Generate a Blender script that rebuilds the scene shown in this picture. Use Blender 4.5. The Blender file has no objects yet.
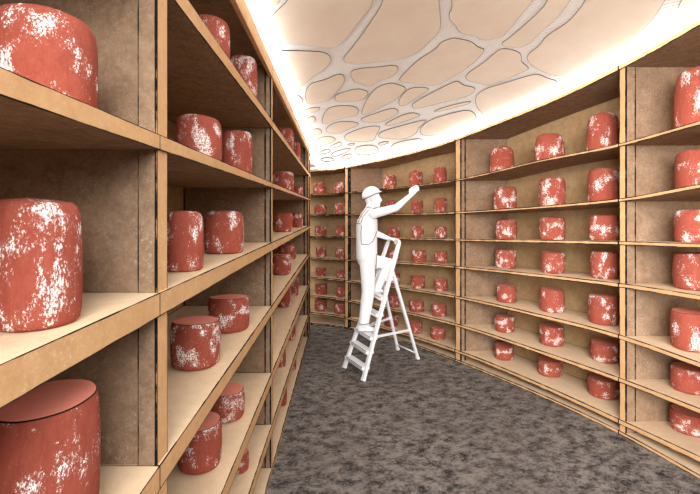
import bpy, bmesh, math, random
from mathutils import Vector, Matrix, noise
from mathutils.bvhtree import BVHTree

random.seed(7)
SC = bpy.context.scene
COL = SC.collection
F, VX, VY, H = 400.0, 345.0, 226.0, 1.75      # focal length in pixels, vanishing point, eye height
V = Vector

# ------------------------------------------------------------------ helpers
def P(px, py, Y):
    """point of the place at distance Y along a sight line of the photograph"""
    return V(((px - VX) / F * Y, Y, H - (py - VY) / F * Y))

def lerp(a, b, t): return a + (b - a) * t

def table(tab, x):
    """smooth monotone-ish interpolation of a table [(x, y), ...]"""
    n = len(tab)
    if x <= tab[0][0]:
        (x0, y0), (x1, y1) = tab[0], tab[1]
        return y0 + (y1 - y0) / (x1 - x0) * (x - x0)
    if x >= tab[-1][0]:
        (x0, y0), (x1, y1) = tab[-2], tab[-1]
        return y1 + (y1 - y0) / (x1 - x0) * (x - x1)
    for i in range(n - 1):
        if x <= tab[i + 1][0]:
            break
    x0, y0 = tab[i]; x1, y1 = tab[i + 1]; h = x1 - x0
    d = (y1 - y0) / h
    m0 = d if i == 0 else ((y1 - tab[i - 1][1]) / (x1 - tab[i - 1][0]))
    m1 = d if i == n - 2 else ((tab[i + 2][1] - y0) / (tab[i + 2][0] - x0))
    t = (x - x0) / h
    return ((2*t**3 - 3*t**2 + 1) * y0 + (t**3 - 2*t**2 + t) * h * m0 +
            (-2*t**3 + 3*t**2) * y1 + (t**3 - t**2) * h * m1)

def srgb(r, g, b):
    f = lambda c: (c / 12.92) if c <= .04045 else ((c + .055) / 1.055) ** 2.4
    return (f(r / 255), f(g / 255), f(b / 255), 1)

# ------------------------------------------------------------------ materials
def new_mat(name):
    m = bpy.data.materials.new(name); m.use_nodes = True
    nt = m.node_tree; nt.nodes.clear()
    out = nt.nodes.new('ShaderNodeOutputMaterial')
    bs = nt.nodes.new('ShaderNodeBsdfPrincipled')
    bs.inputs['Roughness'].default_value = .95
    bs.inputs['Specular IOR Level'].default_value = .08
    nt.links.new(bs.outputs[0], out.inputs[0])
    return m, nt, bs

def nd(nt, t, **kw):
    n = nt.nodes.new(t)
    for k, v in kw.items():
        if k.startswith('i_'):
            n.inputs[int(k[2:])].default_value = v
        else:
            setattr(n, k, v)
    return n

def math_(nt, op, a, b=None, c=None):
    n = nt.nodes.new('ShaderNodeMath'); n.operation = op
    for i, x in enumerate((a, b, c)):
        if x is None: continue
        if isinstance(x, (int, float)): n.inputs[i].default_value = x
        else: nt.links.new(x, n.inputs[i])
    return n.outputs[0]

def ramp(nt, src, lo, hi):
    n = nt.nodes.new('ShaderNodeMapRange'); n.inputs[1].default_value = lo; n.inputs[2].default_value = hi
    nt.links.new(src, n.inputs[0]); return n.outputs[0]

def mix(nt, fac, a, b):
    n = nt.nodes.new('ShaderNodeMix'); n.data_type = 'RGBA'
    if isinstance(fac, (int, float)): n.inputs[0].default_value = fac
    else: nt.links.new(fac, n.inputs[0])
    for i, x in ((6, a), (7, b)):
        if isinstance(x, tuple): n.inputs[i].default_value = x
        else: nt.links.new(x, n.inputs[i])
    return n.outputs[2]

def tex(nt, vec, scale, detail=6, rough=.7, w=None):
    n = nt.nodes.new('ShaderNodeTexNoise')
    n.inputs['Scale'].default_value = scale; n.inputs['Detail'].default_value = detail
    n.inputs['Roughness'].default_value = rough
    nt.links.new(vec, n.inputs['Vector'])
    if w is not None:
        n.noise_dimensions = '4D'; nt.links.new(w, n.inputs['W'])
    return n.outputs[0]

INK = srgb(30, 24, 20)

def wood(name, base, dark, light, fleck, ink=True, grain=.6):
    """flat toned board with a printed-paper grain, light flecks and a drawn line round every face"""
    m, nt, bs = new_mat(name)
    co = nt.nodes.new('ShaderNodeTexCoord').outputs['Object']
    g = tex(nt, co, 14, 10, .85)
    c = mix(nt, ramp(nt, g, .40, .60), dark, base)
    f = tex(nt, co, 34, 10, .95)
    c = mix(nt, math_(nt, 'MULTIPLY', ramp(nt, f, .52, .66), grain), c, light)
    s = tex(nt, co, 90, 6, .95)
    big = tex(nt, co, 3, 3, .6)
    c = mix(nt, math_(nt, 'MULTIPLY', ramp(nt, math_(nt, 'ADD', s, math_(nt, 'MULTIPLY', big, .3)), .72, .84), .75), c, fleck)
    if ink:
        uv = nd(nt, 'ShaderNodeUVMap', uv_map='uv').outputs[0]
        dm = nd(nt, 'ShaderNodeUVMap', uv_map='dim').outputs[0]
        ik = nd(nt, 'ShaderNodeUVMap', uv_map='ink').outputs[0]
        s1 = nt.nodes.new('ShaderNodeSeparateXYZ'); nt.links.new(uv, s1.inputs[0])
        s2 = nt.nodes.new('ShaderNodeSeparateXYZ'); nt.links.new(dm, s2.inputs[0])
        s3 = nt.nodes.new('ShaderNodeSeparateXYZ'); nt.links.new(ik, s3.inputs[0])
        u, v = s1.outputs[0], s1.outputs[1]
        d = math_(nt, 'MINIMUM', math_(nt, 'MINIMUM', u, math_(nt, 'SUBTRACT', s2.outputs[0], u)),
                  math_(nt, 'MINIMUM', v, math_(nt, 'SUBTRACT', s2.outputs[1], v)))
        wob = math_(nt, 'MULTIPLY', s3.outputs[0], ramp(nt, tex(nt, co, 9, 3, .6), .1, .6))
        c = mix(nt, math_(nt, 'LESS_THAN', d, wob), c, INK)
    nt.links.new(c, bs.inputs['Base Color'])
    return m

M = {}
M['pine_edge'] = wood('pine_edge', srgb(212, 166, 119), srgb(200, 152, 106), srgb(228, 186, 138), srgb(240, 210, 170), grain=.35)
M['pine_top'] = wood('pine_top', srgb(232, 202, 166), srgb(224, 190, 153), srgb(230, 200, 165), srgb(242, 222, 194), grain=.35)
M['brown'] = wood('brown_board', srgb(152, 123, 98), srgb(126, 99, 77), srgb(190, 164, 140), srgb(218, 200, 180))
M['olive'] = wood('olive_brown_board', srgb(178, 146, 106), srgb(156, 124, 86), srgb(202, 174, 136), srgb(226, 208, 178))

def plain(name, col):
    m, nt, bs = new_mat(name); bs.inputs['Base Color'].default_value = col; return m
M['white'] = plain('white_paint', (.97, .97, .97, 1))
M['ink'] = plain('ink_black', INK)
M['soft_ink'] = plain('pencil_grey', srgb(70, 60, 54))

def cheese_mats():
    m, nt, bs = new_mat('red_rind')
    co = nt.nodes.new('ShaderNodeTexCoord').outputs['Object']
    rnd = math_(nt, 'MULTIPLY', nt.nodes.new('ShaderNodeObjectInfo').outputs['Random'], 60)
    g = tex(nt, co, 5, 10, .85, rnd)
    c = mix(nt, ramp(nt, g, .35, .65), srgb(142, 66, 52), srgb(164, 85, 68))
    f = tex(nt, co, 16, 6, .9, rnd)
    c = mix(nt, math_(nt, 'MULTIPLY', ramp(nt, f, .56, .72), .5), c, srgb(222, 128, 104))
    mp = nt.nodes.new('ShaderNodeMapping'); mp.inputs['Scale'].default_value = (1, 1, 1.5); nt.links.new(co, mp.inputs[0])
    patch = tex(nt, mp.outputs[0], 1.7, 3, .55, rnd)
    spot = tex(nt, mp.outputs[0], 20, 6, .85, rnd)
    k = math_(nt, 'ADD', spot, math_(nt, 'MULTIPLY', ramp(nt, patch, .44, .62), .16))
    c = mix(nt, ramp(nt, k, .645, .68), c, srgb(255, 246, 238))
    nt.links.new(c, bs.inputs['Base Color'])
    t, nt, bs = new_mat('red_cheese_face')
    co = nt.nodes.new('ShaderNodeTexCoord').outputs['Object']
    g = tex(nt, co, 7, 10, .85)
    c = mix(nt, ramp(nt, g, .35, .68), srgb(226, 132, 112), srgb(238, 150, 130))
    nt.links.new(c, bs.inputs['Base Color'])
    return m, t
M['rind'], M['face'] = cheese_mats()

def floor_mat():
    m, nt, bs = new_mat('charcoal_floor')
    co = nt.nodes.new('ShaderNodeTexCoord').outputs['Object']
    mp = nt.nodes.new('ShaderNodeMapping'); mp.inputs['Rotation'].default_value = (0, 0, -.7); mp.inputs['Scale'].default_value = (1, 1.35, 1)
    nt.links.new(co, mp.inputs[0])
    a = tex(nt, mp.outputs[0], 8, 10, .8)
    b = tex(nt, mp.outputs[0], 38, 8, .88)
    s = math_(nt, 'ADD', math_(nt, 'MULTIPLY', a, .62), math_(nt, 'MULTIPLY', b, .38))
    c = mix(nt, ramp(nt, s, .44, .555), srgb(48, 42, 40), srgb(140, 129, 121))
    d = tex(nt, co, 1.2, 3, .6)
    c = mix(nt, math_(nt, 'MULTIPLY', ramp(nt, d, .45, .7), .4), c, srgb(96, 86, 80))
    nt.links.new(c, bs.inputs['Base Color'])
    return m
M['floor'] = floor_mat()

def stone_mats():
    m, nt, bs = new_mat('beige_stone')
    co = nt.nodes.new('ShaderNodeTexCoord').outputs['Object']
    a = tex(nt, co, 3, 8, .7); b = tex(nt, co, 22, 6, .85)
    c = mix(nt, ramp(nt, a, .35, .65), srgb(244, 224, 202), srgb(250, 234, 214))
    c = mix(nt, math_(nt, 'MULTIPLY', ramp(nt, b, .55, .75), .4), c, srgb(242, 226, 208))
    nt.links.new(c, bs.inputs['Base Color'])
    t, nt, bs = new_mat('pale_mortar')
    co = nt.nodes.new('ShaderNodeTexCoord').outputs['Object']
    w = nd(nt, 'ShaderNodeTexWave', wave_type='BANDS', bands_direction='DIAGONAL')
    w.inputs['Scale'].default_value = 16; w.inputs['Distortion'].default_value = 5; w.inputs['Detail'].default_value = 3
    nt.links.new(co, w.inputs['Vector'])
    n = tex(nt, co, 5, 6, .8)
    k = math_(nt, 'MULTIPLY', ramp(nt, w.outputs['Fac'], .72, .95), ramp(nt, n, .35, .6))
    c = mix(nt, k, srgb(254, 251, 247), srgb(228, 210, 196))
    nt.links.new(c, bs.inputs['Base Color'])
    return m, t
M['stone'], M['mortar'] = stone_mats()

def lamp_mat(name, s):
    m = bpy.data.materials.new(name); m.use_nodes = True
    nt = m.node_tree; nt.nodes.clear()
    o = nt.nodes.new('ShaderNodeOutputMaterial'); e = nt.nodes.new('ShaderNodeEmission')
    e.inputs[0].default_value = (.92, .97, 1, 1); e.inputs[1].default_value = s
    nt.links.new(e.outputs[0], o.inputs[0]); return m
M['lamp'] = lamp_mat('lit_strip', 31.0)

# ------------------------------------------------------------------ mesh builders
class Board:
    """quads with face-size uv maps so the material can draw a line round each face"""
    def __init__(self): self.v = []; self.f = []; self.uv = []; self.dim = []; self.ink = []; self.mi = []
    def strip(self, A, B, mi=0, ink=1.0):
        u = 0; us = [0]
        for i in range(len(A) - 1):
            u += max((A[i + 1] - A[i]).length, 1e-6); us.append(u)
        for i in range(len(A) - 1):
            q = (A[i], A[i + 1], B[i + 1], B[i])
            h0 = (B[i] - A[i]).length; h1 = (B[i + 1] - A[i + 1]).length
            k = len(self.v); self.v += [tuple(p) for p in q]
            self.f.append((k, k + 1, k + 2, k + 3)); self.mi.append(mi)
            self.uv += [(us[i], 0), (us[i + 1], 0), (us[i + 1], h1), (us[i], h0)]
            self.dim += [(u, h0), (u, h1), (u, h1), (u, h0)]
            for p in q:
                d = max(.5, p[1])
                self.ink.append((ink * (.0007 + .0021 * d), 0))
    def slab(self, Ft, Bt, t, mats=(0, 0, 0, 0, 0), ink=1.0):
        """board from front line Ft and back line Bt (top level), thickness t; mats: top, bottom, front, back, ends"""
        dn = V((0, 0, -t)); Fb = [p + dn for p in Ft]; Bb = [p + dn for p in Bt]
        self.strip(Ft, Bt, mats[0], ink); self.strip(Fb, Bb, mats[1], ink)
        self.strip(Ft, Fb, mats[2], ink); self.strip(Bt, Bb, mats[3], ink)
        for e in (0, -1):
            self.strip([Ft[e], Bt[e]], [Fb[e], Bb[e]], mats[4], ink)
    def box(self, x0, x1, y0, y1, z0, z1, mats=(0, 0, 0, 0, 0), ink=1.0):
        self.slab([V((x0, y0, z1)), V((x1, y0, z1))], [V((x0, y1, z1)), V((x1, y1, z1))], z1 - z0, mats, ink)
    def build(self, name, mats, parent=None):
        me = bpy.data.meshes.new(name); me.from_pydata(self.v, [], self.f)
        for nm, dat in (('uv', self.uv), ('dim', self.dim), ('ink', self.ink)):
            l = me.uv_layers.new(name=nm)
            for i, c in enumerate(dat): l.data[i].uv = c
        for m in mats: me.materials.append(m)
        for i, p in enumerate(me.polygons): p.material_index = self.mi[i]
        bm = bmesh.new(); bm.from_mesh(me)
        bmesh.ops.remove_doubles(bm, verts=bm.verts, dist=1e-5)
        bmesh.ops.recalc_face_normals(bm, faces=bm.faces)
        bm.to_mesh(me); bm.free()
        return link(name, me, parent)

def link(name, me, parent=None):
    o = bpy.data.objects.new(name, me); COL.objects.link(o)
    if parent: o.parent = parent; o.matrix_parent_inverse = Matrix.Translation(parent.location).inverted()
    return o

def empty(name, loc, label, cat, group=None):
    o = bpy.data.objects.new(name, None); COL.objects.link(o); o.location = loc; o.empty_display_size = .1
    return tag(o, label, cat, group)

def tag(o, label, cat, group=None):
    o['label'] = label; o['category'] = cat
    if group: o['group'] = group
    return o

def bm_obj(name, bm, mats, parent=None, smooth=True):
    me = bpy.data.meshes.new(name)
    bmesh.ops.recalc_face_normals(bm, faces=bm.faces)
    bm.to_mesh(me); bm.free()
    for m in mats: me.materials.append(m)
    if smooth:
        for p in me.polygons: p.use_smooth = True
    return link(name, me, parent)

def frame_of(d):
    d = d.normalized(); a = V((0, 0, 1)) if abs(d.z) < .9 else V((1, 0, 0))
    x = d.cross(a).normalized(); return x, d.cross(x).normalized()

def tube(bm, pts, r, n=8, r1=None, mi=0, closed=False):
    """swept tube; r may be a list"""
    rs = r if isinstance(r, list) else [lerp(r, r1 if r1 is not None else r, i / max(1, len(pts) - 1)) for i in range(len(pts))]
    rings = []; m = len(pts); x = None
    for i, p in enumerate(pts):
        if closed: d = pts[(i + 1) % m] - pts[i - 1]
        else: d = pts[min(i + 1, m - 1)] - pts[max(i - 1, 0)]
        d.normalize()
        if x is None: x, y = frame_of(d)
        else:
            x = (x - d * x.dot(d)).normalized(); y = d.cross(x).normalized()
        rings.append([bm.verts.new(p + (x * math.cos(2*math.pi*k/n) + y * math.sin(2*math.pi*k/n)) * rs[i]) for k in range(n)])
    for i in range(m if closed else m - 1):
        a, b = rings[i], rings[(i + 1) % m]
        for k in range(n):
            f = bm.faces.new((a[k], a[(k+1) % n], b[(k+1) % n], b[k])); f.material_index = mi
    if not closed:
        bm.faces.new(rings[0]).material_index = mi; bm.faces.new(rings[-1][::-1]).material_index = mi

def capsule(bm, p0, r0, p1, r1, n=14):
    d = (p1 - p0); L = d.length; d.normalize(); pts, rs = [], []
    for k in range(5):
        a = math.pi / 2 * (1 - k / 4); pts.append(p0 - d * r0 * math.sin(a)); rs.append(max(r0 * math.cos(a), .0008))
    for k in range(5):
        a = math.pi / 2 * k / 4; pts.append(p1 + d * r1 * math.sin(a)); rs.append(max(r1 * math.cos(a), .0008))
    tube(bm, pts, rs, n)

def ellipsoid(bm, c, r, rot=None, n=18):
    mat = Matrix.Translation(c) @ (rot.to_4x4() if rot else Matrix.Identity(4)) @ Matrix.Diagonal((r[0], r[1], r[2], 1))
    bmesh.ops.create_uvsphere(bm, u_segments=n, v_segments=n // 2 + 2, radius=1, matrix=mat)

def loft(bm, rings, n=28, power=2.4):
    """stack of horizontal super-ellipses (center, rx, ry)"""
    R = []
    for c, rx, ry in rings:
        row = []
        for k in range(n):
            a = 2 * math.pi * k / n; ca, sa = math.cos(a), math.sin(a)
            s = (abs(ca) ** power + abs(sa) ** power) ** (-1 / power)
            row.append(bm.verts.new(c + V((rx * s * ca, ry * s * sa, 0))))
        R.append(row)
    for i in range(len(R) - 1):
        for k in range(n): bm.faces.new((R[i][k], R[i][(k+1) % n], R[i+1][(k+1) % n], R[i+1][k]))
    bm.faces.new(R[0]); bm.faces.new(R[-1][::-1])

def fuse(name, bm, voxel, mats, parent, smooth=6, keep=None):
    """melt overlapping closed pieces into one continuous skin"""
    bmesh.ops.recalc_face_normals(bm, faces=bm.faces)
    me = bpy.data.meshes.new(name + '_raw'); bm.to_mesh(me); bm.free()
    o = bpy.data.objects.new(name + '_raw', me); COL.objects.link(o)
    r = o.modifiers.new('r', 'REMESH'); r.mode = 'VOXEL'; r.voxel_size = voxel
    s = o.modifiers.new('s', 'SMOOTH'); s.factor = .5; s.iterations = smooth
    dg = bpy.context.evaluated_depsgraph_get(); dg.update()
    out = bpy.data.meshes.new_from_object(o.evaluated_get(dg))
    bpy.data.objects.remove(o); bpy.data.meshes.remove(me)
    out.name = name; out.materials.clear()
    for m in mats: out.materials.append(m)
    for p in out.polygons: p.use_smooth = True
    return link(name, out, parent)

# ------------------------------------------------------------------ the left rack's lines
LA, LB = .485, .0145                              # the aisle face leans away from the sight axis a little
def lface(Y): return -(LA + LB * Y)
def lY(px): return LA * F / ((VX - px) - LB * F)  # distance at which the aisle face is seen in column px
# top front edge of each board: two points of the photograph; front height (m)
LLINES = [((244, 0), (310.4, 150), .115), ((185.7, 0), (306.6, 170), .056), ((0, 69), (306, 197), .040),
          ((12, 357), (301, 229), .062), ((234.5, 357), (306.5, 256), .064), ((219.6, 494), (306, 290), .070),
          ((247.5, 494), (308, 315), .066)]
def lz(k, Y):
    if k == 7: return .03
    (x0, y0), (x1, y1), _ = LLINES[k]
    Y0, Y1 = lY(x0), lY(x1)
    z0 = H - (y0 - VY) / F * Y0; z1 = H - (y1 - VY) / F * Y1
    return lerp(z0, z1, (Y - Y0) / (Y1 - Y0))
LDEPTH = .62
SW = [.05, .051, .042, .06, .06]                  # widths of the uprights
LPOSTS = [-.45, lY(157), lY(271), lY(308)]        # near face of each upright
LEND = lY(308) + .42

# ------------------------------------------------------------------ the curved rack's lines (columns of the photograph)
RFLOOR = [(296, 323), (310, 324.3), (345, 328.6), (400, 341.5), (455, 361), (500, 379), (560, 405), (620, 434), (660, 456), (700, 479)]
RTAB = [
    [(296, 171), (310, 170), (345, 166.5), (400, 154.5), (430, 146.5), (465, 134.5), (560, 95), (619, 65.5), (660, 43), (700, 19.5)],
    [(312, 193.7), (345, 192.3), (455, 179.5), (540, 160), (620, 143.5), (700, 121)],
    [(312, 214.2), (345, 214), (455, 211.7), (620, 198.5), (700, 184)],
    [(312, 236), (345, 236.3), (455, 238.7), (620, 241.2), (700, 243.5)],
    [(312, 257.5), (345, 259), (455, 265.7), (620, 283), (700, 295)],
    [(312, 276.5), (345, 280), (455, 295.5), (540, 314), (620, 334.5), (700, 362)],
    [(312, 294.8), (345, 299.3), (455, 323), (540, 350), (620, 377.5), (700, 408)],
    [(312, 312), (345, 316.4), (455, 349), (540, 383), (620, 419), (700, 456)],
]
RTH = [.042, .028, .030, .031, .036, .038, .039, .042, .03]
EXT = 1.9                                          # the oval goes on past the frame to this distance less
def rpt(s):
    """front line on the floor at column s (s beyond 700: metres*100 walked on towards the viewer)"""
    if s <= 700:
        Y = H * F / (table(RFLOOR, s) - VY); return V(((s - VX) / F * Y, Y, 0))
    p = rpt(700); q = p - rpt(699); q.normalize()
    k = (s - 700) / 100
    d = lerp(0, 1, min(1, k / 1.2)); dirn = (q * (1 - .5 * d) + V((0, -1, 0)) * .5 * d).normalized()
    return p + dirn * k
def rz(k, s):
    if k == 8: return .03
    ss = min(s, 700)
    z = H - (table(RTAB[k], ss) - VY) / F * rpt(ss).y
    if s > 700:
        z2 = H - (table(RTAB[k], 690) - VY) / F * rpt(690).y
        z += (z - z2) / (rpt(690) - rpt(700)).length * min((s - 700) / 100, .8) * .6
    return z
RD = .60
def roff(s):
    """towards the back of the rack"""
    a = max(0, min(1, (345 - s) / 45))
    return (V((1, 0, 0)) * (1 - a) + V((-.05, 1, 0)) * a).normalized() * RD
# bays: first and last column, uprights stand at 345-349.5, 455-466, 620-628 and past the frame
RPOSTS = [(344.6, 348.4, 350.2), (455.4, 460.6, 465.2), (619.3, 625.8, 635.5), (845, 853, 860)]
RBAYS = [(297, 345), (345, 455.4), (455.4, 619.3), (619.3, 853)]

# ------------------------------------------------------------------ build racks
def build_left_rack():
    t = empty('storage_rack', (lface(3) - .3, 3, 0), 'tall straight pine rack of cheese shelves along the left side of the aisle', 'rack', 'cheese racks')
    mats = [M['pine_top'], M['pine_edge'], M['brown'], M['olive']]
    Ys = LPOSTS + [LEND]
    for k in range(8):
        th = LLINES[k][2] if k < 7 else .03
        for j in range(len(Ys) - 1):
            y0, y1 = Ys[j], Ys[j + 1]
            if j == 3: y1 = LEND
            b = Board()
            lip = .008
            Ft = [V((lface(y) + lip, y, lz(k, y))) for y in (y0, y1)]
            Bt = [V((lface(y) - LDEPTH, y, lz(k, y))) for y in (y0, y1)]
            tt = min(th, .05)
            if k == 0:
                tt = .04
            if th > tt + .01:                      # a deeper front rail under the board's edge
                low = lambda L, q: [p - V((0, 0, q)) for p in L]
                Fr = [V((p.x - .022, p.y, p.z)) for p in Ft]
                b.strip(Ft, Bt, 0); b.strip(Ft, low(Ft, th), 1); b.strip(low(Ft, th), low(Fr, th), 1, 0)
                b.strip(low(Fr, tt), low(Fr, th), 2, 0); b.strip(low(Fr, tt), low(Bt, tt), 2); b.strip(Bt, low(Bt, tt), 2, 0)  # underside in brown instead of pine: shade painted into the board
                for e in (0, -1):
                    b.strip([Ft[e], Fr[e]], [low(Ft, th)[e], low(Fr, th)[e]], 1, 0)
                    b.strip([Fr[e], Bt[e]], [low(Fr, tt)[e], low(Bt, tt)[e]], 2, 0)
            else:
                b.slab(Ft, Bt, th, (0, 2, 1, 2, 1))  # brown bottom face: underside shade put into the colour
            b.build('top_board' if k == 0 else ('bottom_board' if k == 7 else 'shelf'), mats, t)
    for i, y in enumerate(LPOSTS + [LEND - .06]):
        yt = lz(0, y) - .02
        w = .06 if i < 3 else .1
        x = lface(y)
        b = Board(); b.box(x - SW[i], x - .004, y, y + w, 0, yt, (0, 0, 0, 0, 0))
        up = b.build('upright', [M['brown']], t)
        b = Board(); b.strip([V((x, y, 0)), V((x, y + w, 0))], [V((x, y, yt)), V((x, y + w, yt))])
        b = Board(); b.box(x - .004, x + .001, y - .0005, y + w + .0005, 0, yt)
        b.build('facing_strip', [M['pine_edge']], up)
        b = Board(); b.box(x - LDEPTH, x - SW[i], y + .004, y + .03, 0, yt)
        b.build('divider_panel', [M['brown']], t)
    for j in range(4):
        y0, y1 = Ys[j], Ys[j + 1]
        b = Board()
        A = [V((lface(y) - LDEPTH - .001, y, lz(0, y) - .01)) for y in (y0, y1)]
        B_ = [V((p.x - .02, p.y, p.z)) for p in A]
        b.strip(A, [V((p.x, p.y, 0)) for p in A]); b.strip(B_, [V((p.x, p.y, 0)) for p in B_]); b.strip(A, B_)
        b.build('back_panel', [M['olive']], t)
    return t

def bay_lines(a, b, n=14):
    ss = [lerp(a, b, i / n) for i in range(n + 1)]
    front = [rpt(s) for s in ss]
    p0 = rpt(a) + roff(a); p1 = rpt(b) + roff(b)
    back = [p0.lerp(p1, i / n) for i in range(n + 1)]
    return ss, front, back

def build_right_rack():
    t = empty('storage_rack', (2.2, 4.5, 0), 'curved rack of cheese shelves sweeping round the far end and the right side', 'rack', 'cheese racks')
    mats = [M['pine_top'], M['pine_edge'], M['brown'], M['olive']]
    for (a, b_) in RBAYS:
        ss, fr, bk = bay_lines(a, b_, 16)
        for k in range(9):
            b = Board()
            Ft = [V((p.x, p.y, rz(k, s))) for s, p in zip(ss, fr)]
            Bt = [V((p.x, p.y, rz(k, s))) for s, p in zip(ss, bk)]
            # the lip stands a little proud of the uprights
            Ft = [p + (p - q).normalized() * .008 for p, q in zip(Ft, Bt)]
            b.slab(Ft, Bt, RTH[k], (0, 2, 1, 2, 2))  # bottom faces brown under pine tops, their shade carried by the colour
            b.build('top_board' if k == 0 else ('bottom_board' if k == 8 else 'shelf'), mats, t)
        b = Board()
        A = [V((p.x, p.y, rz(0, s) - .005)) + V((.002, .002, 0)) for s, p in zip(ss, bk)]
        o = (roff((a + b_) / 2)).normalized() * .02
        B_ = [p + o for p in A]
        z0 = lambda L: [V((p.x, p.y, 0)) for p in L]
        b.strip(A, z0(A)); b.strip(B_, z0(B_)); b.strip(A, B_)
        b.strip([A[0], B_[0]], z0([A[0], B_[0]])); b.strip([A[-1], B_[-1]], z0([A[-1], B_[-1]]))
        b.build('back_panel', [M['olive']], t)
    for (s0, s1, s2) in RPOSTS:
        p0, p1 = rpt(s0), rpt(s1)
        dep = (s2 - s1) / F * p1.y if s1 < 700 else .07
        zt = rz(0, s1) - .03
        b = Board()
        f0, f1 = p0 + V((.004, 0, 0)), p1 + V((.004, 0, 0))
        b.slab([f0 + V((0, 0, zt)), f1 + V((0, 0, zt))], [V((p1.x + dep, p0.y, zt)), V((p1.x + dep, p1.y, zt))], zt)
        up = b.build('upright', [M['brown']], t)
        b = Board()
        b.slab([p0 + V((0, 0, zt)), p1 + V((0, 0, zt))], [f0 + V((0, 0, zt)), f1 + V((0, 0, zt))], zt)
        b.build('facing_strip', [M['pine_edge']], up)
        b = Board(); b.box(p1.x + dep, p1.x + RD - .002, p1.y + .004, p1.y + .03, 0, zt)
        b.build('divider_panel', [M['brown']], t)
    return t

build_left_rack()
build_right_rack()

# ------------------------------------------------------------------ floor
bm = bmesh.new()
bmesh.ops.create_grid(bm, x_segments=8, y_segments=8, size=1, matrix=Matrix.Translation((.8, 3.2, 0)) @ Matrix.Diagonal((3.2, 5.2, 1, 1)))
fl = bm_obj('floor', bm, [M['floor']], smooth=False); fl['kind'] = 'structure'

# ------------------------------------------------------------------ ceiling
def ceiling_rows():
    rows = []
    ss = [310 + (700 - 310) * i / 44 for i in range(45)] + [720, 745, 770, 800, 830, 853]
    yl_end = lY(310.4)
    for s in ss:
        r = rpt(s); r.z = rz(0, s)
        Y = r.y
        zc = rz(0, 310)
        if Y > yl_end:
            y0 = rpt(310).y; t = (y0 - Y) / (y0 - yl_end)
            l = V((lerp(rpt(310).x, lface(yl_end), t), Y, lerp(zc, lz(0, yl_end), t)))
        else:
            l = V((lface(Y), Y, lz(0, Y)))
        rows.append((l, r))
    return rows
ROWS = ceiling_rows()
bm = bmesh.new(); NU = 40; grid = []
for l, r in ROWS:
    w = (r - l).length; row = []
    for i in range(NU + 1):
        u = i / NU; u = .5 - .5 * math.cos(math.pi * u)
        p = l.lerp(r, u); p.z += .046 + .075 * w * (1 - abs(2 * u - 1) ** 2.0)
        row.append(bm.verts.new(p))
    grid.append(row)
for i in range(len(grid) - 1):
    for j in range(NU):
        a, b, c, d = grid[i][j], grid[i][j+1], grid[i+1][j+1], grid[i+1][j]
        bm.faces.new((a, b, c, d))
bmesh.ops.remove_doubles(bm, verts=bm.verts, dist=1e-4)
CBVH = BVHTree.FromBMesh(bm)
ceil = bm_obj('ceiling', bm, [M['mortar']]); ceil['kind'] = 'structure'
sol = ceil.modifiers.new('thickness', 'SOLIDIFY'); sol.thickness = .12
# thickness must go up and away from the room
sol.offset = 1 if ceil.data.polygons[len(ceil.data.polygons)//2].normal.z > 0 else -1

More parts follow.
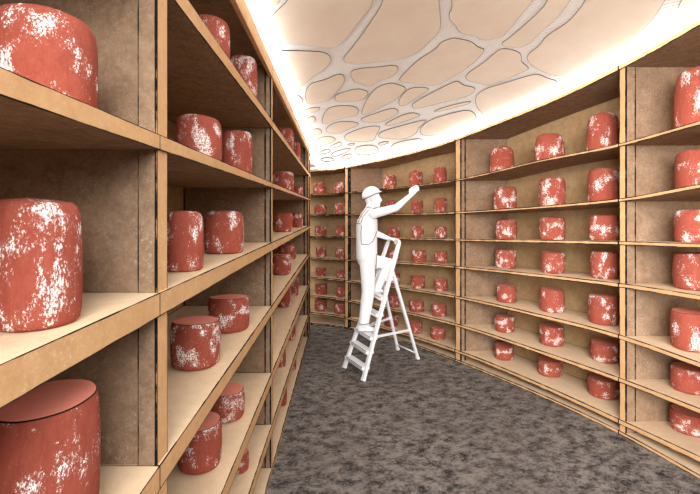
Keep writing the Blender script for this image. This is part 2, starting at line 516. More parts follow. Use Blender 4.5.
STONES = [
 [(257,0),(258,6),(261,12),(266,12.4),(270,7),(277,4),(280,0),(284,-8),(258,-10)],
 [(288,0),(280,7),(270,17),(269.5,26),(273,35),(283,42.4),(298,44),(314,45.6),(330,48.4),(340,44.4),(348,36),(358,22),(367,12),(371,7),(373,0),(375,-30),(330,-45),(295,-25)],
 [(279,51),(283,50),(316,51),(326,52),(332,58),(328,65),(322,71),(316,74),(310,79),(300,88),(292,88),(287,81),(286,68),(280,58)],
 [(339,73),(344,75),(345,81),(340,88),(334,95),(330,100),(321,102),(310,104.5),(306,102),(305,92),(309,84),(316,81.5),(326,79)],
 [(335,95),(340,93),(356,88),(366,90),(369,93),(362,101),(340,102.5),(335,100)],
 [(350,74),(352,70),(360,68),(380,66.5),(395,64.4),(399,68),(396,74),(388,78),(378,81),(369,87),(360,83),(354,82)],
 [(383,0),(379,9),(370,22),(360,37),(348,52),(343,58),(345,62),(358,64.4),(380,61.6),(398,60),(417,53),(430,41),(441,30),(440.4,14),(439,0),(437,-35),(390,-35)],
 [(451,0),(452.4,8),(448.4,13),(450,20),(456,25),(458,31),(466,34.4),(476,35.6),(480,39),(488,40),(500,37),(504,35),(516,21),(530,4),(533,0),(545,-25),(455,-35)],
 [(452,37.4),(440,42),(437,48),(418,59),(399,78),(400,81),(410,83),(430,85.6),(440,84),(452,77),(470,66),(487,49),(478,47),(472,41),(458,38)],
 [(501,48),(510,48.5),(520,52),(522,57),(521,61),(529,67),(528,70),(500,81),(488,85.6),(480,83),(468,81),(464,75),(484,62),(494,53)],
 [(547,0),(542,9),(510,37),(501,43),(503,46),(520,48),(530,43),(546,27),(558,17),(569,2),(580,-15),(560,-20)],
 [(585,0),(580,8),(568,22),(545,36),(540,45),(527,54),(527,61),(540,71),(558,76.4),(574,75),(592,65),(608,55),(628,42),(654,19),(665,0),(685,-35),(610,-40)],
 [(682,-2),(677,9),(684,8),(697,-2),(712,-16),(700,-25)],
 [(533,73.6),(500,84),(486,88),(478,93),(475,98),(476,106),(482,114),(488,116),(516,108),(540,98),(556,85),(558,80.5),(548,78),(540,74)],
 [(458,80),(450,83),(436,90),(414,102),(411,106),(415,109),(440,103),(466,97),(474,92),(476,87),(463,85)],
 [(409,88),(402,94),(398,102),(400,106),(408,104),(418,96),(432,88.5),(420,86.5)],
 [(390,82),(376,87),(367,98),(361,112),(363,115.6),(374,111),(398,98),(408,88),(398,84)],
 [(331,105.6),(359,105.6),(358,116),(344,117.6),(332,121),(324,124),(321.6,122),(324,112)],
 [(360,118.4),(370,115),(392,107),(399,110),(398,114),(384,121),(376,123),(362,122)],
 [(384,123.6),(408,111.6),(421,114),(418,117),(396,124),(386,126)],
 [(343,120.6),(359,122.4),(358,125.6),(348,129),(338,134.4),(327,132.4),(325,129),(332,123)],
 [(366,126),(380,125.6),(380,129),(375,137),(375,140),(364,142),(348,141.6),(343.6,138),(346,133.6)],
 [(384,130),(402,125),(428,118),(423,124),(418,128),(416,134),(402,140),(379,138),(378,134)],
 [(377,143),(388,140.5),(389,143),(380,146)],
 [(433,111),(450,105),(471,100.4),(471,103),(460,106),(436,112)],
 [(471,108.5),(450,113),(428,120),(419,129),(421,135),(434,136),(462,127),(479,119)],
 [(353.6,152),(356,146),(374,144),(380,150),(376,154),(358,155.6)],
 [(328,156.4),(338,150),(351,147),(350,151),(338,157)],
 [(341,158),(345,154),(352,153),(352,158),(346,160)],
 [(328,147),(336,143),(341,141),(342,145),(336,148)],
 [(313,141),(322,136.5),(330,136),(337,139),(332,143),(318,146)],
 [(309,133),(314,128),(321,129),(322.5,133),(316,136)],
 [(303,113),(306,108.5),(319,106.5),(320.5,108),(316,112)],
 [(305,120),(312,115),(316,118),(315,122),(310,124)],
 [(291,96),(298,94),(303,99),(302,104),(296,106)],
 [(317,155),(322,150),(330,149),(332,151),(326,154)],
 [(319,160),(323,157),(334,157.5),(335,161),(326,162.5)],
 [(346,144.5),(352,142.8),(356,143),(352,146)],
 [(390,148),(394,142.5),(416,138),(424,139),(420,143),(400,149.5),(391,151)],
]
CAM = V((0, 0, H))
def on_ceiling(px, py):
    d = V(((px - VX) / F, 1, (VY - py) / F)).normalized()
    h = CBVH.ray_cast(CAM, d)
    return (h[0], h[1]) if h[0] is not None else None

def chaikin(L, n=2):
    for _ in range(n):
        o = []
        for i in range(len(L)):
            a, b = L[i], L[(i + 1) % len(L)]
            o += [a.lerp(b, .25), a.lerp(b, .75)]
        L = o
    return L

bm = bmesh.new()
for st in STONES:
    pts = [on_ceiling(*q) for q in st]
    pts = [p for p in pts if p]
    if len(pts) < 4: continue
    nrm = V((0, 0, -1))
    ring = chaikin([p[0] for p in pts], 2)
    c = sum(ring, V()) / len(ring)
    dist = max(1.2, c.y)
    iw = .0008 * dist                                    # pen line, then a rounded shoulder up to the stone's face
    def drop(p, h):                                     # follow the vault, h below it
        hit = CBVH.ray_cast(V((p.x, p.y, 0)), V((0, 0, 1)))
        z = hit[0].z if hit[0] is not None else p.z
        return V((p.x, p.y, z - h))
    def inset(k_m):
        out = []
        m = len(ring)
        for i, p in enumerate(ring):
            tg = ring[(i + 1) % m] - ring[i - 1]; tg.z = 0
            nn = V((-tg.y, tg.x, 0)).normalized()
            if nn.dot(c - p) < 0 and False: nn = -nn
            out.append((p, nn))
        area = sum(ring[i].x * ring[(i+1) % m].y - ring[(i+1) % m].x * ring[i].y for i in range(m))
        sg = 1 if area > 0 else -1
        return [p + nn * sg * k_m for p, nn in out]
    size = min(max(p.x for p in ring) - min(p.x for p in ring), max(p.y for p in ring) - min(p.y for p in ring))
    # the line is foreshortened across the sight line: widen it there so that it stays a pen line
    fs = max(1.0, min(3.2, dist / max(.4, c.z - H) * .6))
    def inset_fs(k_m):
        m = len(ring); area = sum(ring[i].x * ring[(i+1) % m].y - ring[(i+1) % m].x * ring[i].y for i in range(m)); sg = 1 if area > 0 else -1
        out = []
        for i, p in enumerate(ring):
            tg = ring[(i + 1) % m] - ring[i - 1]; tg.z = 0
            nn = V((-tg.y, tg.x, 0)).normalized() * sg
            out.append(p + nn * k_m * (1 + (fs - 1) * abs(nn.y)))
        return out
    inn = inset_fs(min(iw, size * .10))
    L0 = [bm.verts.new(drop(p, .0005)) for p in ring]
    L1 = [bm.verts.new(drop(p, .004)) for p in ring]
    L2 = [bm.verts.new(drop(p, .0045)) for p in inn]
    m = len(ring)
    for A, B_, mi in ((L0, L1, 1), (L1, L2, 1)):
        for i in range(m):
            f = bm.faces.new((A[i], A[(i+1) % m], B_[(i+1) % m], B_[i])); f.material_index = mi
    # the stone's face follows the vault
    fm = bmesh.new(); fm.faces.new([fm.verts.new(drop(p, .0045)) for p in inn])
    bmesh.ops.triangulate(fm, faces=fm.faces[:])
    for _ in range(3):
        lim = max(.05, size * .12)
        es = [e for e in fm.edges if e.calc_length() > lim]
        if not es: break
        bmesh.ops.subdivide_edges(fm, edges=es, cuts=1)
        bmesh.ops.triangulate(fm, faces=fm.faces[:])
        for v in fm.verts: v.co = drop(v.co, .0045)
        bmesh.ops.beautify_fill(fm, faces=fm.faces[:], edges=fm.edges[:])
    base = {v: bm.verts.new(v.co) for v in fm.verts}
    for f in fm.faces:
        try:
            g = bm.faces.new([base[v] for v in f.verts]); g.material_index = 0; g.smooth = True
        except ValueError:                              # the same triangle twice
            pass
    fm.free()
so = bm_obj('stone_facing', bm, [M['stone'], M['soft_ink']], ceil, smooth=False)
so['label'] = 'beige irregular stones set in pale mortar'

# ------------------------------------------------------------------ glowing strips where the ceiling meets the racks
def strip_lamp(name, pts, label, r=.016):
    bm = bmesh.new(); tube(bm, pts, r, 8)
    o = bm_obj(name, bm, [M['lamp']])
    return tag(o, label, 'light', 'light strips at the ceiling edge')
inw = []
for l, r in ROWS[1:]:
    d = (l - r); d.z = 0; d.normalize()
    inw.append(r + V((0, 0, .0235)))
strip_lamp('light_strip', inw, 'glowing white light strip along the top edge of the curved rack', .022)
inl = []
for l, r in ROWS[3:]:
    d = (r - l); d.z = 0; d.normalize()
    inl.append(l + V((0, 0, .0235)))
strip_lamp('light_strip', inl, 'glowing white light strip along the top beam of the left rack', .022)

# ------------------------------------------------------------------ cheeses
def cheese_mesh(name, kind, seed):
    rnd = random.Random(seed)
    if kind == 'drum':      # crisp upper rim
        prof = [(0, 0), (.80, 0), (.90, .03), (.955, .10), (.985, .3), (1.0, .5), (.99, .75), (.965, .9), (.945, .965), (.926, .990), (.908, 1.0), (0, 1.0)]
        inkrow, facerow = (9,), 10
    elif kind == 'soft':    # straight side, softly rounded shoulders
        prof = [(0, 0), (.86, 0), (.95, .03), (.985, .11), (1.0, .35), (1.0, .6), (.985, .78), (.95, .89), (.87, .96), (.75, .99), (.4, 1.0), (0, 1.0)]
        inkrow, facerow = (), 99
    else:                   # shoulders rounded over, narrower above
        prof = [(0, 0), (.90, 0), (.97, .03), (1.0, .12), (1.0, .35), (.98, .6), (.94, .76), (.87, .87), (.74, .95), (.55, .985), (.3, 1.0), (0, 1.0)]
        inkrow, facerow = (), 99
    n = 40; bm = bmesh.new(); rings = []
    ph = [rnd.uniform(0, 6.28) for _ in range(4)]
    for i, (r, z) in enumerate(prof):
        if r == 0: rings.append([bm.verts.new((0, 0, z))]); continue
        row = []
        for k in range(n):
            a = 2 * math.pi * k / n
            q = r * (1 + .018 * math.sin(2*a + ph[0]) + .012 * math.sin(3*a + ph[1] + z) + .007 * math.sin(7*a + ph[2]))
            zz = z + (.018 * math.sin(a + ph[3]) if z > .5 else 0)
            row.append(bm.verts.new((q * math.cos(a), q * math.sin(a), zz)))
        rings.append(row)
    for i in range(len(rings) - 1):
        A, B_ = rings[i], rings[i + 1]
        for k in range(n):
            if len(A) == 1: f = bm.faces.new((A[0], B_[(k+1) % n], B_[k]))
            elif len(B_) == 1: f = bm.faces.new((A[k], A[(k+1) % n], B_[0]))
            else: f = bm.faces.new((A[k], A[(k+1) % n], B_[(k+1) % n], B_[k]))
            f.material_index = 2 if i in inkrow else (1 if i >= facerow else 0)
            f.smooth = i not in inkrow and i < facerow
    bmesh.ops.recalc_face_normals(bm, faces=bm.faces)
    me = bpy.data.meshes.new(name); bm.to_mesh(me); bm.free()
    for m in (M['rind'], M['face'], M['ink']): me.materials.append(m)
    return me
DRUM = [cheese_mesh('cheese_wheel', 'drum', i) for i in range(4)]
SOFT = [cheese_mesh('cheese_wheel', 'soft', 20 + i) for i in range(4)]
ROUND = [cheese_mesh('cheese_wheel', 'round', 10 + i) for i in range(4)]
protos = {}
cn = [0]
def put_cheese(X, Y, z, R, h, kind, label, group):
    cn[0] += 1
    pool = {'drum': DRUM, 'soft': SOFT, 'round': ROUND}[kind]
    me = pool[cn[0] % 4]
    if me.name not in protos:
        o = protos[me.name] = bpy.data.objects.new('cheese', me)
    else:
        o = protos[me.name].copy()
    COL.objects.link(o)
    o.location = (X, Y, z + .0015); o.scale = (R, R, h); o.rotation_euler = (0, 0, random.uniform(0, 6.28))
    tag(o, label, 'cheese', group)
    return o

ORD = ['top', 'second', 'third', 'fourth', 'fifth', 'sixth', 'lowest']
# left rack: shelf -> [(centre column, width, top row, bottom row or None)] for each bay
LEFT = {
 0: {2: [(46, 112, 8, None)], 3: [(38, 96, 199, None)], 4: [(45, 118, 383, None)]},
 1: {1: [(211, 40, 16, None), (243, 28, 54, None)], 2: [(199, 46, 115.5, None), (237, 32, 130, None)],
     3: [(184, 40, 212, None), (224.5, 39, 211.5, None)], 4: [(196, 50, 316, 374), (229, 41, 294, 335)],
     5: [(200, 46, 413, 479), (226, 38, 383, 426)], 6: [(239, 20, 447, 476)]},
 2: {1: [(283, 22, 121, None), (296, 9, 142, None)], 2: [(283, 22, 171, None), (298, 10.5, 186, None)],
     3: [(283, 20, 213, None), (297.5, 10.5, 213, None)], 4: [(281, 20, 254, 275.5), (286.5, 20, 244.5, 260)],
     5: [(284, 16, 283, 308), (294, 9, 277, 296)], 6: [(280.5, 11, 346, 368), (291.3, 8.5, 323, 341)],
     7: [(282, 10, 381, 407), (291.6, 9, 350, 371.5)]},
}
LBN = ['nearest left bay', 'middle left bay', 'far left bay']
for bay, sh in LEFT.items():
    for k, items in sh.items():
        for i, (xc, w, yt, yb) in enumerate(items):
            Y = lY(xc) * 1.1; R = .1
            dx = (xc - VX) / F
            for _ in range(30):
                R = w * Y / (2 * F) / math.sqrt(1 + dx * dx)
                if yb and abs(yb - VY) > 25:
                    Yf = (H - lz(k, Y)) * F / (yb - VY)
                    Y2 = Yf / (1 - w / (2 * F))
                    lim = (abs(lface(Y)) + R + .005) / abs(dx)       # keep behind the shelf's front
                    hi = (abs(lface(Y)) + LDEPTH - R - .02) / abs(dx)
                    Y2 = min(max(Y2, lim), hi)
                else:
                    Y2 = (abs(lface(Y)) + R + .02) / abs(dx)
                Y = lerp(Y, Y2, .6)
            y0 = LPOSTS[bay] + .07; y1 = LPOSTS[bay + 1] - .005
            Y = min(max(Y, y0 + R), y1 - R)
            X = dx * Y
            X = min(X, lface(Y) - R - .005)
            z = lz(k, Y)
            zt = H - (yt - VY) / F * (Y + (R * .85 if yt > VY + 10 else (-.55 * R if yt < VY - 12 else 0)))
            h = max(.07, zt - z)
            up = lz(k - 1, Y) - (LLINES[k - 1][2]) - z - .02
            h = min(h, up)
            kind = 'soft' if k <= 2 or (k == 3 and bay < 2) else 'drum'
            n = len(items)
            who = '' if n == 1 else (['nearer of two', 'farther of two'][i] + ', ')
            if n == 1: who = 'lone on '; lab = 'white-flecked red cheese alone on the %s shelf, %s' % (('floor level' if k == 7 else ORD[k - 1]), LBN[bay])
            else: lab = 'white-flecked red cheese, %son the %s shelf, %s' % (who, ('floor-level' if k == 7 else ORD[k - 1]), LBN[bay])
            put_cheese(X, Y, z, R, h, kind, lab, 'red cheeses on the left rack')

RIGHT = {
 0: {1: [(319.7,13,182.5,192.5),(340.5,12.5,182,192.3)], 2: [(320.3,12.6,205,213),(341,12,203.5,213)],
     3: [(320.4,11.6,226,235.5),(342,12,225.5,236)], 4: [(321,10.6,247,257),(342,11.5,248,258)],
     5: [(320.7,10.5,267.5,277),(342.3,11.5,270,279)], 6: [(321.2,12.5,283.5,295),(342,12.5,285.5,297)],
     7: [(320.7,12.2,298.5,312),(341,14,302,314.5)]},
 1: {1: [(389.6,13.5,174.4,187),(416,13.5,170.5,183),(440.5,13.6,166.5,179)],
     2: [(390.5,12,200.5,209),(417,12,200,210.5),(441,12.6,198,209.5)],
     3: [(393.5,12.6,227,237),(417.5,11.6,226,237),(441,12.3,226.5,237.5)],
     4: [(393.5,12,250,260),(419,14.6,250,261),(441,13,251,263)],
     5: [(393,14,272.6,284),(417.7,15,275,288.5),(441,14,278.5,291.5)],
     6: [(393.5,12.6,294,305.5),(416.5,15,299.5,312.5),(439,16,303,316.5)],
     7: [(390.7,14.4,313.5,325),(415.5,14,320,333),(438.3,15.7,326,339.5)]},
 2: {1: [(502.4,24,146.6,168),(549.7,30,133,158.5),(603,33,112.5,148)],
     2: [(505,23,187,205),(552,27.5,177,202.6),(604,33,168,199)],
     3: [(506,22,220,237.5),(552,27,217,238),(604,31,215,238)],
     4: [(506,22,249.5,267.5),(553,25,251.5,272),(605,30,251,278)],
     5: [(506.5,20,284.5,303),(552.5,25,287.5,312),(604,31,293,326)],
     6: [(504.5,20,314,333),(552,26,323,346.5),(605,31,338.5,364.5)],
     7: [(503.5,20,342.5,360.5),(550,26,356,378),(603.5,33,373,400.5)]},
 3: {1: [(695,44,66,125)], 2: [(696,44,150,188)], 3: [(695,44,210,239)], 4: [(694,44,252,290)],
     5: [(690.5,44,308,354)], 6: [(690,44,362,396)], 7: [(691,44,404,437)]},
}
RBN = ['narrow far bay', 'bay behind the ladder', 'wide right bay', 'bay at the right frame edge']
for bay, sh in RIGHT.items():
    a, b_ = RBAYS[bay]
    ss, fr, bk = bay_lines(a, b_, 200)
    for k, items in sh.items():
        n = len(items)
        for i, (xc, w, yt, yb) in enumerate(items):
            best = None
            for kk in ([.30, .34, .38, .42, .46, .5, .54, .58, .62] if k >= 4 else [.42]):
                cand = None
                for s, p, q in zip(ss, fr, bk):
                    c = p.lerp(q, kk)
                    e = abs(VX + c.x / c.y * F - xc)
                    if cand is None or e < cand[0]: cand = (e, s, c, kk)
                e, s, c, _ = cand
                R = w * c.y / (2 * F) / math.sqrt(1 + ((xc - VX) / F) ** 2)
                yy = VY + (H - rz(k, s)) * F / (c.y - R * .9)
                sc = abs(yy - yb) + abs(kk - .42) * 12
                if best is None or sc < best[0]: best = (sc, s, c, R)
            _, s, c, R = best
            z = rz(k, s)
            zt = H - (yt - VY) / F * (c.y + (R * .85 if yt > VY + 8 else (-.4 * R if yt < VY - 12 else 0)))
            h = max(.09, min(zt - z, rz(k - 1, s) - RTH[k - 1] - z - .02))
            kind = 'round' if k <= 1 else ('soft' if k <= 3 else 'drum')
            who = {1: 'alone', 2: ['left of two', 'right of two'][i] if n == 2 else '', 3: ['left of three', 'middle of three', 'right of three'][i] if n == 3 else ''}[n]
            lab = 'white-flecked red cheese, %s on the %s shelf, %s' % (who, ORD[k - 1], RBN[bay])
            put_cheese(c.x, c.y, z, R, h, kind, lab, 'red cheeses on the curved rack')

# ------------------------------------------------------------------ step ladder
lad = empty('step_ladder', (.45, 5.0, 0), 'white folding step ladder open on the dark floor below the man', 'ladder')
fl_, fr_ = V((-.012, 4.93, 0)), V((.203, 4.516, 0))
tl_, tr_ = P(388, 242, 5.516), P(398.6, 244, 4.97)
bl_, br_ = V((.748, 5.645, 0)), V((.96, 5.263, 0))
def rail(side, t): return (fl_.lerp(tl_, t) if side == 'l' else fr_.lerp(tr_, t))
def bar(bm, a, b, w, h, up=V((0, 0, 1))):
    d = (b - a).normalized(); x = d.cross(up).normalized() * w / 2; y = d.cross(x).normalized() * h / 2
    A = [bm.verts.new(a + x*i + y*j) for i, j in ((1,1),(-1,1),(-1,-1),(1,-1))]
    B_ = [bm.verts.new(b + x*i + y*j) for i, j in ((1,1),(-1,1),(-1,-1),(1,-1))]
    for k in range(4): bm.faces.new((A[k], A[(k+1) % 4], B_[(k+1) % 4], B_[k]))
    bm.faces.new(A); bm.faces.new(B_[::-1])
W = [M['white']]
for sd in 'lr':
    bm = bmesh.new(); bar(bm, rail(sd, .012), rail(sd, 1.0), .05, .034, V((1, .5, 0)))
    r_ = bm_obj('rail', bm, W, lad, smooth=False)
    bm = bmesh.new(); bar(bm, rail(sd, 0) + V((0, 0, .001)), rail(sd, .02), .054, .038, V((1, .5, 0)))
    bm_obj('foot_cap', bm, W, r_, smooth=False)
# hoop that joins both rails above
bm = bmesh.new()
ctrl = [rail('l', .97), tl_ + V((.01, -.02, .025)), tl_ + V((.05, -.12, .045)), tr_ + V((-.0, .12, .045)), tr_ + V((.012, .02, .02)), rail('r', .97)]
pts = []
for i in range(len(ctrl) - 1):
    a = ctrl[max(i-1, 0)]; b = ctrl[i]; c = ctrl[i+1]; d = ctrl[min(i+2, len(ctrl)-1)]
    for q in range(6):
        t = q / 6
        pts.append(.5 * ((2*b) + (c-a)*t + (2*a-5*b+4*c-d)*t*t + (3*b-a-3*c+d)*t**3))
pts.append(ctrl[-1])
tube(bm, pts, .019, 10); bm_obj('hand_hoop', bm, W, lad)
climb = V((.758, .734, 0)).normalized()
STEP_T = [.082, .19, .288, .452, .575]
for t in STEP_T:
    bm = bmesh.new()
    a, b = rail('l', t), rail('r', t)
    up = V((0, 0, 1)); a2 = a.copy(); b2 = b.copy(); zz = (a.z + b.z) / 2; a2.z = b2.z = zz
    bar(bm, a2.lerp(b2, .02), a2.lerp(b2, .98), .10, .034)
    o = bm_obj('step', bm, W, lad, smooth=False)
    bm = bmesh.new(); off = -climb * .051
    for dz in (.017, -.004):
        tube(bm, [a2.lerp(b2, .06) + off + V((0, 0, dz)), a2.lerp(b2, .94) + off + V((0, 0, dz))], .0035, 6)
    bm_obj('tread_line', bm, [M['soft_ink']], o)
# rear frame
ttl, ttr = rail('l', .78), rail('r', .80)
for a, b in ((ttl, bl_), (ttr, br_)):
    bm = bmesh.new(); bar(bm, a, a.lerp(b, .995), .034, .03, V((1, .5, 0)))
    r_ = bm_obj('rear_leg', bm, W, lad, smooth=False)
    bm = bmesh.new(); bar(bm, a.lerp(b, .975), b + V((0, 0, .001)), .042, .038, V((1, .5, 0))); bm_obj('foot_cap', bm, W, r_, smooth=False)
def rear(sd, t): return (ttl.lerp(bl_, t) if sd == 'l' else ttr.lerp(br_, t))
bm = bmesh.new(); tube(bm, [rear('l', .93), rear('r', .93)], .009, 8); bm_obj('rear_crossbar', bm, W, lad)
bm = bmesh.new(); bar(bm, (rail('l', .71) + rail('r', .71)) / 2 + V((0, .14, 0)) + climb * .075, (rail('l', .71) + rail('r', .71)) / 2 + V((.05, -.17, 0)) + climb * .075, .15, .03)
bm_obj('platform', bm, W, lad, smooth=False)
for sd, t0, t1 in (('r', .30, .66), ('l', .28, .60)):
    bm = bmesh.new(); bar(bm, rail(sd, t0), rear(sd, t1), .012, .028, V((0, 0, 1))); bm_obj('spreader_bar', bm, W, lad, smooth=False)

# ------------------------------------------------------------------ the man on the ladder
man = empty('person', (.28, 4.95, .5), 'person in white overalls and cap standing on the ladder, arm raised to a shelf', 'person')
YC = 4.95
def body_pieces(bm, part, g=0.0):
    if part in ('torso', 'all'):
        rings = [(264, 367, .105, .15), (258, 366.8, .124, .172), (248, 366.6, .124, .162), (238, 366.6, .124, .16), (226, 366.8, .126, .17),
                 (219, 367.3, .118, .185)]
        if part == 'all': rings += [(214, 368, .10, .18), (210, 368.8, .072, .12), (206, 370, .05, .055)]
        loft(bm, [(P(x, y, YC), rx + g, ry + g) for y, x, rx, ry in rings])
    # standing right leg, bent left leg
    capsule(bm, P(367.5, 263, 4.87), .092 + g, P(368.3, 291, 4.86), .078 + g)
    capsule(bm, P(368.3, 291, 4.86), .076 + g, P(363.8, 323 if part == 'torso' else 328, 4.855), (.060 if part == 'torso' else .042) + g)
    capsule(bm, P(370, 261.5, 5.04), .092 + g, P(389, 263.5, 5.08), .066 + g)
    capsule(bm, P(389, 263.5, 5.08), .064 + g, P(377.6, 288 if part == 'torso' else 291, 5.08), (.048 if part == 'torso' else .036) + g)

def hand(bm, wrist, palm_dir, curl_dir, side_dir, s=1.0, grip=1.0):
    """palm, four unequal bent fingers and a thumb off the palm's side"""
    pd, cd, sd = palm_dir.normalized(), curl_dir.normalized(), side_dir.normalized()
    rot = Matrix((sd, cd, pd)).transposed()
    ellipsoid(bm, wrist + pd * .045 * s, (.042 * s, .019 * s, .052 * s), rot)
    for i, ln in enumerate((.042, .048, .045, .036)):
        o = wrist + pd * .082 * s + sd * (.03 - .02 * i) * s
        a = o + (pd * .85 + cd * .5 * grip).normalized() * ln * .85 * s
        b = a + (pd * .1 + cd * 1.0).normalized() * ln * .7 * s
        c = b + (pd * -.75 + cd * .5).normalized() * ln * .5 * s
        capsule(bm, o - pd * .02 * s, .0105 * s, a, .0098 * s, 8); capsule(bm, a, .0098 * s, b, .0092 * s, 8); capsule(bm, b, .0092 * s, c, .0085 * s, 8)
    o = wrist + pd * .03 * s + sd * .034 * s
    a = o + (pd * .5 + sd * .55 + cd * .4).normalized() * .036 * s
    b = a + (pd * .7 - sd * .15 + cd * .7).normalized() * .032 * s
    capsule(bm, o, .0135 * s, a, .0115 * s, 8); capsule(bm, a, .0115 * s, b, .0095 * s, 8)

bm = bmesh.new()
body_pieces(bm, 'all', -.008)
# right arm reaching up towards the shelf, left arm down to the ladder's hoop
sh, el, wr = P(373.2, 214, 4.79), P(396, 208, 4.74), P(410.2, 195.8, 4.78)
capsule(bm, P(370, 213.5, 4.86), .066, sh, .064); capsule(bm, sh, .060, el, .044); capsule(bm, el, .044, wr, .028)
hand(bm, wr, P(414.8, 189, 4.79) - wr, V((.75, .35, .35)), V((-.6, .1, .7)), 1.0)
sl, ell, wl = P(371.5, 214.5, 5.12), P(374.5, 233, 5.14), P(388, 238.2, 5.16)
capsule(bm, P(370, 213.5, 5.04), .062, sl, .060); capsule(bm, sl, .058, ell, .045); capsule(bm, ell, .044, wl, .028)
hand(bm, wl, P(393.5, 239.2, 5.18) - wl, V((.15, -.1, -1)), V((.15, -1, .1)), .95)
# neck and head, looking up along the arm
capsule(bm, P(369.3, 211, YC), .058, P(371.2, 203, YC), .055)
hc = P(373.1, 198.6, YC); tilt = Matrix.Rotation(-.12, 3, 'Y')
ellipsoid(bm, hc + V((-.012, 0, .012)), (.098, .077, .105), tilt)
ellipsoid(bm, hc + V((.028, 0, -.045)), (.066, .058, .07), tilt)
capsule(bm, hc + V((.06, 0, -.088)), .028, hc + V((.058, 0, -.086)), .026)          # chin
capsule(bm, hc + V((.084, 0, .010)), .011, hc + V((.097, 0, -.020)), .016)          # nose
for dy in (-1, 1):
    capsule(bm, hc + V((.072, .014 * dy, -.052)), .011, hc + V((.074, -.002 * dy, -.052)), .011)     # lips
    ellipsoid(bm, hc + V((.068, .032 * dy, .012)), (.016, .018, .013), tilt)         # brow and eye
    ellipsoid(bm, hc + V((-.012, .078 * dy, -.012)), (.02, .012, .034), tilt)        # ear
body = fuse('body', bm, .0075, W, man, 4)

bm = bmesh.new(); body_pieces(bm, 'torso', .006)
ov = fuse('overalls', bm, .009, W, man, 5)

# cap with a short peak
bm = bmesh.new()
cc = P(371.4, 195.4, YC); rot = Matrix.Rotation(-.42, 3, 'Y')
ellipsoid(bm, V((0, 0, 0)), (.118, .098, .112), None, 28)
bmesh.ops.delete(bm, geom=[v for v in bm.verts if v.co.z < -.012], context='VERTS')
bmesh.ops.transform(bm, matrix=Matrix.Translation(cc) @ rot.to_4x4(), verts=bm.verts)
cap = bm_obj('cap', bm, W, man)
sm = cap.modifiers.new('thickness', 'SOLIDIFY'); sm.thickness = .006
bm = bmesh.new()
ellipsoid(bm, V((.098, 0, -.004)), (.045, .075, .009), None, 20)
bmesh.ops.transform(bm, matrix=Matrix.Translation(cc) @ rot.to_4x4(), verts=bm.verts)
bm_obj('peak', bm, W, cap)
bm = bmesh.new()
pts = [cc + rot @ V((.1195 * math.cos(a), .0995 * math.sin(a), -.010)) for a in [2 * math.pi * k / 40 for k in range(40)]]
tube(bm, pts, .0035, 6, closed=True); bm_obj('cap_seam', bm, [M['soft_ink']], cap)

def boot(heel, toe, Y, zs, hgt, yaw=0):
    """heel and toe as columns of the photograph, sole height zs"""
    x0 = (heel - VX) / F * Y; x1 = (toe - VX) / F * Y
    bm = bmesh.new(); L = x1 - x0; rings = []
    bm2 = []
    prof = [(0, .030, .62), (.08, .040, .95), (.3, .042, 1.0), (.5, .042, .88), (.7, .048, .62), (.9, .042, .5), (1.0, .022, .34)]
    n = 16; R = []
    for t, w, hh in prof:
        row = []
        for k in range(n):
            a = 2 * math.pi * k / n
            y = w * (1 if abs(math.cos(a)) > 1 else math.copysign(abs(math.cos(a)) ** .7, math.cos(a)))
            z = hgt * hh * (.5 + .5 * math.copysign(abs(math.sin(a)) ** .7, math.sin(a)))
            row.append(bm.verts.new((x0 + L * t, Y + y, zs + z)))
        R.append(row)
    for i in range(len(R) - 1):
        for k in range(n): bm.faces.new((R[i][k], R[i][(k+1) % n], R[i+1][(k+1) % n], R[i+1][k]))
    bm.faces.new(R[0]); bm.faces.new(R[-1][::-1])
    o = bm_obj('boot', bm, W, man)
    bm = bmesh.new()
    tube(bm, [V((x0 + L * t, Y - .052 if 0 < t < 1 else Y - .02, zs + .022)) for t in (0, .1, .3, .5, .7, .9)], .003, 6)
    bm_obj('sole_line', bm, [M['soft_ink']], o)
z3 = (rail('l', .288).z + rail('r', .288).z) / 2 + .018
z5 = (rail('l', .575).z + rail('r', .575).z) / 2 + .018
boot(357.8, 375.3, 4.855, z3, .125)
boot(372.5, 384.0, 5.08, z5, .10)

# drawn seams laid on the clothes
dg = bpy.context.evaluated_depsgraph_get(); dg.update()
trees = [BVHTree.FromObject(body, dg), BVHTree.FromObject(ov, dg)]
offs = [body.matrix_world.copy(), ov.matrix_world.copy()]
def on_man(px, py):
    d = V(((px - VX) / F, 1, (VY - py) / F)).normalized(); best = None
    for tr, mw in zip(trees, offs):
        inv = mw.inverted(); h = tr.ray_cast(inv @ CAM, d)
        if h[0] is not None:
            q = mw @ h[0]
            if 4.3 < q.y < 5.5 and (best is None or q.y < best[0].y): best = (q, h[1])
    return best
SEAMS = {'strap_seam': [[(371, 207.5), (366, 213), (362.5, 218), (360.8, 223.5)], [(368.8, 206.5), (364, 212), (360, 218), (358.3, 223)], [(356.8, 223.4), (361.5, 224)]],
         'bib_seam': [[(361.5, 225), (361, 234), (361.3, 242), (362, 244.4), (369, 244.4), (373, 241), (375, 236), (377.3, 230)]],
         'sleeve_seam': [[(375.5, 218.5), (380.5, 218.3)]],
         'trouser_seam': [[(376.5, 254), (376.2, 262), (375.8, 270), (375, 278)], [(377.5, 268.4), (381, 268.3)]],
         'hem': [[(358.4, 324), (364, 324.4), (369.5, 323.6)]], 'collar': [[(365.5, 207), (371, 208), (376, 208.8)]]}
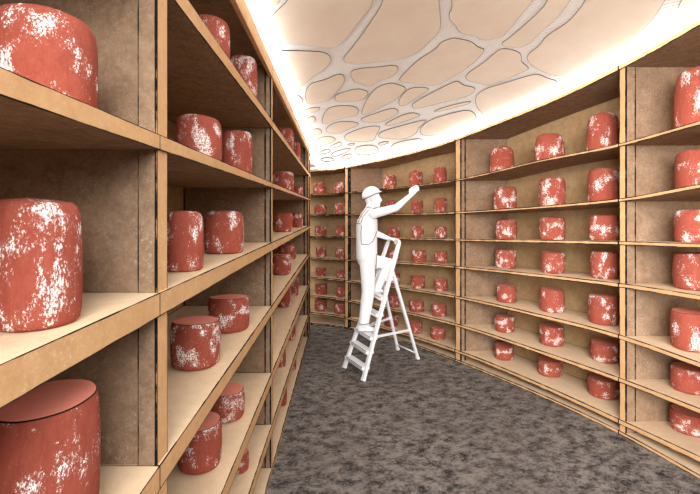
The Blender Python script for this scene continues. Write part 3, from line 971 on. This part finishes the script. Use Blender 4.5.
for nm, lines in SEAMS.items():
    bm = bmesh.new(); ok = False
    for L in lines:
        pts = []
        for i in range(len(L) - 1):
            for q in range(6):
                t = q / 6; h = on_man(lerp(L[i][0], L[i+1][0], t), lerp(L[i][1], L[i+1][1], t))
                if h: pts.append(h[0] + h[1] * .002)
        if len(pts) > 2: tube(bm, pts, .0036, 6); ok = True
    if ok: bm_obj(nm, bm, [M['soft_ink']], man)
    else: bm.free()

# ------------------------------------------------------------------ light
w = bpy.data.worlds.new('World'); SC.world = w; w.use_nodes = True
bg = w.node_tree.nodes['Background']; bg.inputs[1].default_value = 1.0
wn = w.node_tree; tc = wn.nodes.new('ShaderNodeTexCoord'); sx = wn.nodes.new('ShaderNodeSeparateXYZ')
wn.links.new(tc.outputs['Generated'], sx.inputs[0])
wc = mix(wn, ramp(wn, sx.outputs[2], -.05, .15), (.10, .09, .08, 1), (.95, .98, 1, 1))
wn.links.new(wc, bg.inputs[0])

def area(name, loc, target, sx, sy, power):
    L = bpy.data.lights.new(name, 'AREA'); L.shape = 'RECTANGLE'; L.size = sx; L.size_y = sy; L.energy = power
    L.color = (.95, .98, 1)
    o = bpy.data.objects.new(name, L); COL.objects.link(o); o.location = loc
    o.rotation_euler = (V(target) - V(loc)).to_track_quat('-Z', 'Y').to_euler()
    return o
area('front_fill_light', (.2, -1.3, 2.75), (2.3, 4.0, .8), 1.6, 1.2, 110)  # added fill light, unseen behind and above the camera, brightens the racks
S = bpy.data.lights.new('frontal_fill_sun', 'SUN'); S.energy = 4.3; S.angle = math.radians(50)  # broad soft sun added as frontal fill for the rack bays
so_ = bpy.data.objects.new('frontal_fill_sun', S); COL.objects.link(so_); so_.location = (0, -3, 4)
so_.rotation_euler = V((.38, 1, -.20)).to_track_quat('-Z', 'Y').to_euler()

# ------------------------------------------------------------------ camera
cd = bpy.data.cameras.new('camera'); cam = bpy.data.objects.new('camera', cd); COL.objects.link(cam)
cam.location = CAM; cam.rotation_euler = (math.pi / 2, 0, 0)
cd.sensor_width = 36; cd.lens = F / 700 * 36; cd.clip_start = .02
cd.shift_x = (350 - VX) / 700; cd.shift_y = (VY - 247) / 700
SC.camera = cam
vs = SC.view_settings
SC.display_settings.display_device = 'sRGB'
vs.view_transform = 'Standard'; vs.look = 'None'; vs.gamma = 1; vs.use_curve_mapping = False
vs.exposure = 0.43
SC.cycles.max_bounces = 8; SC.cycles.diffuse_bounces = 6
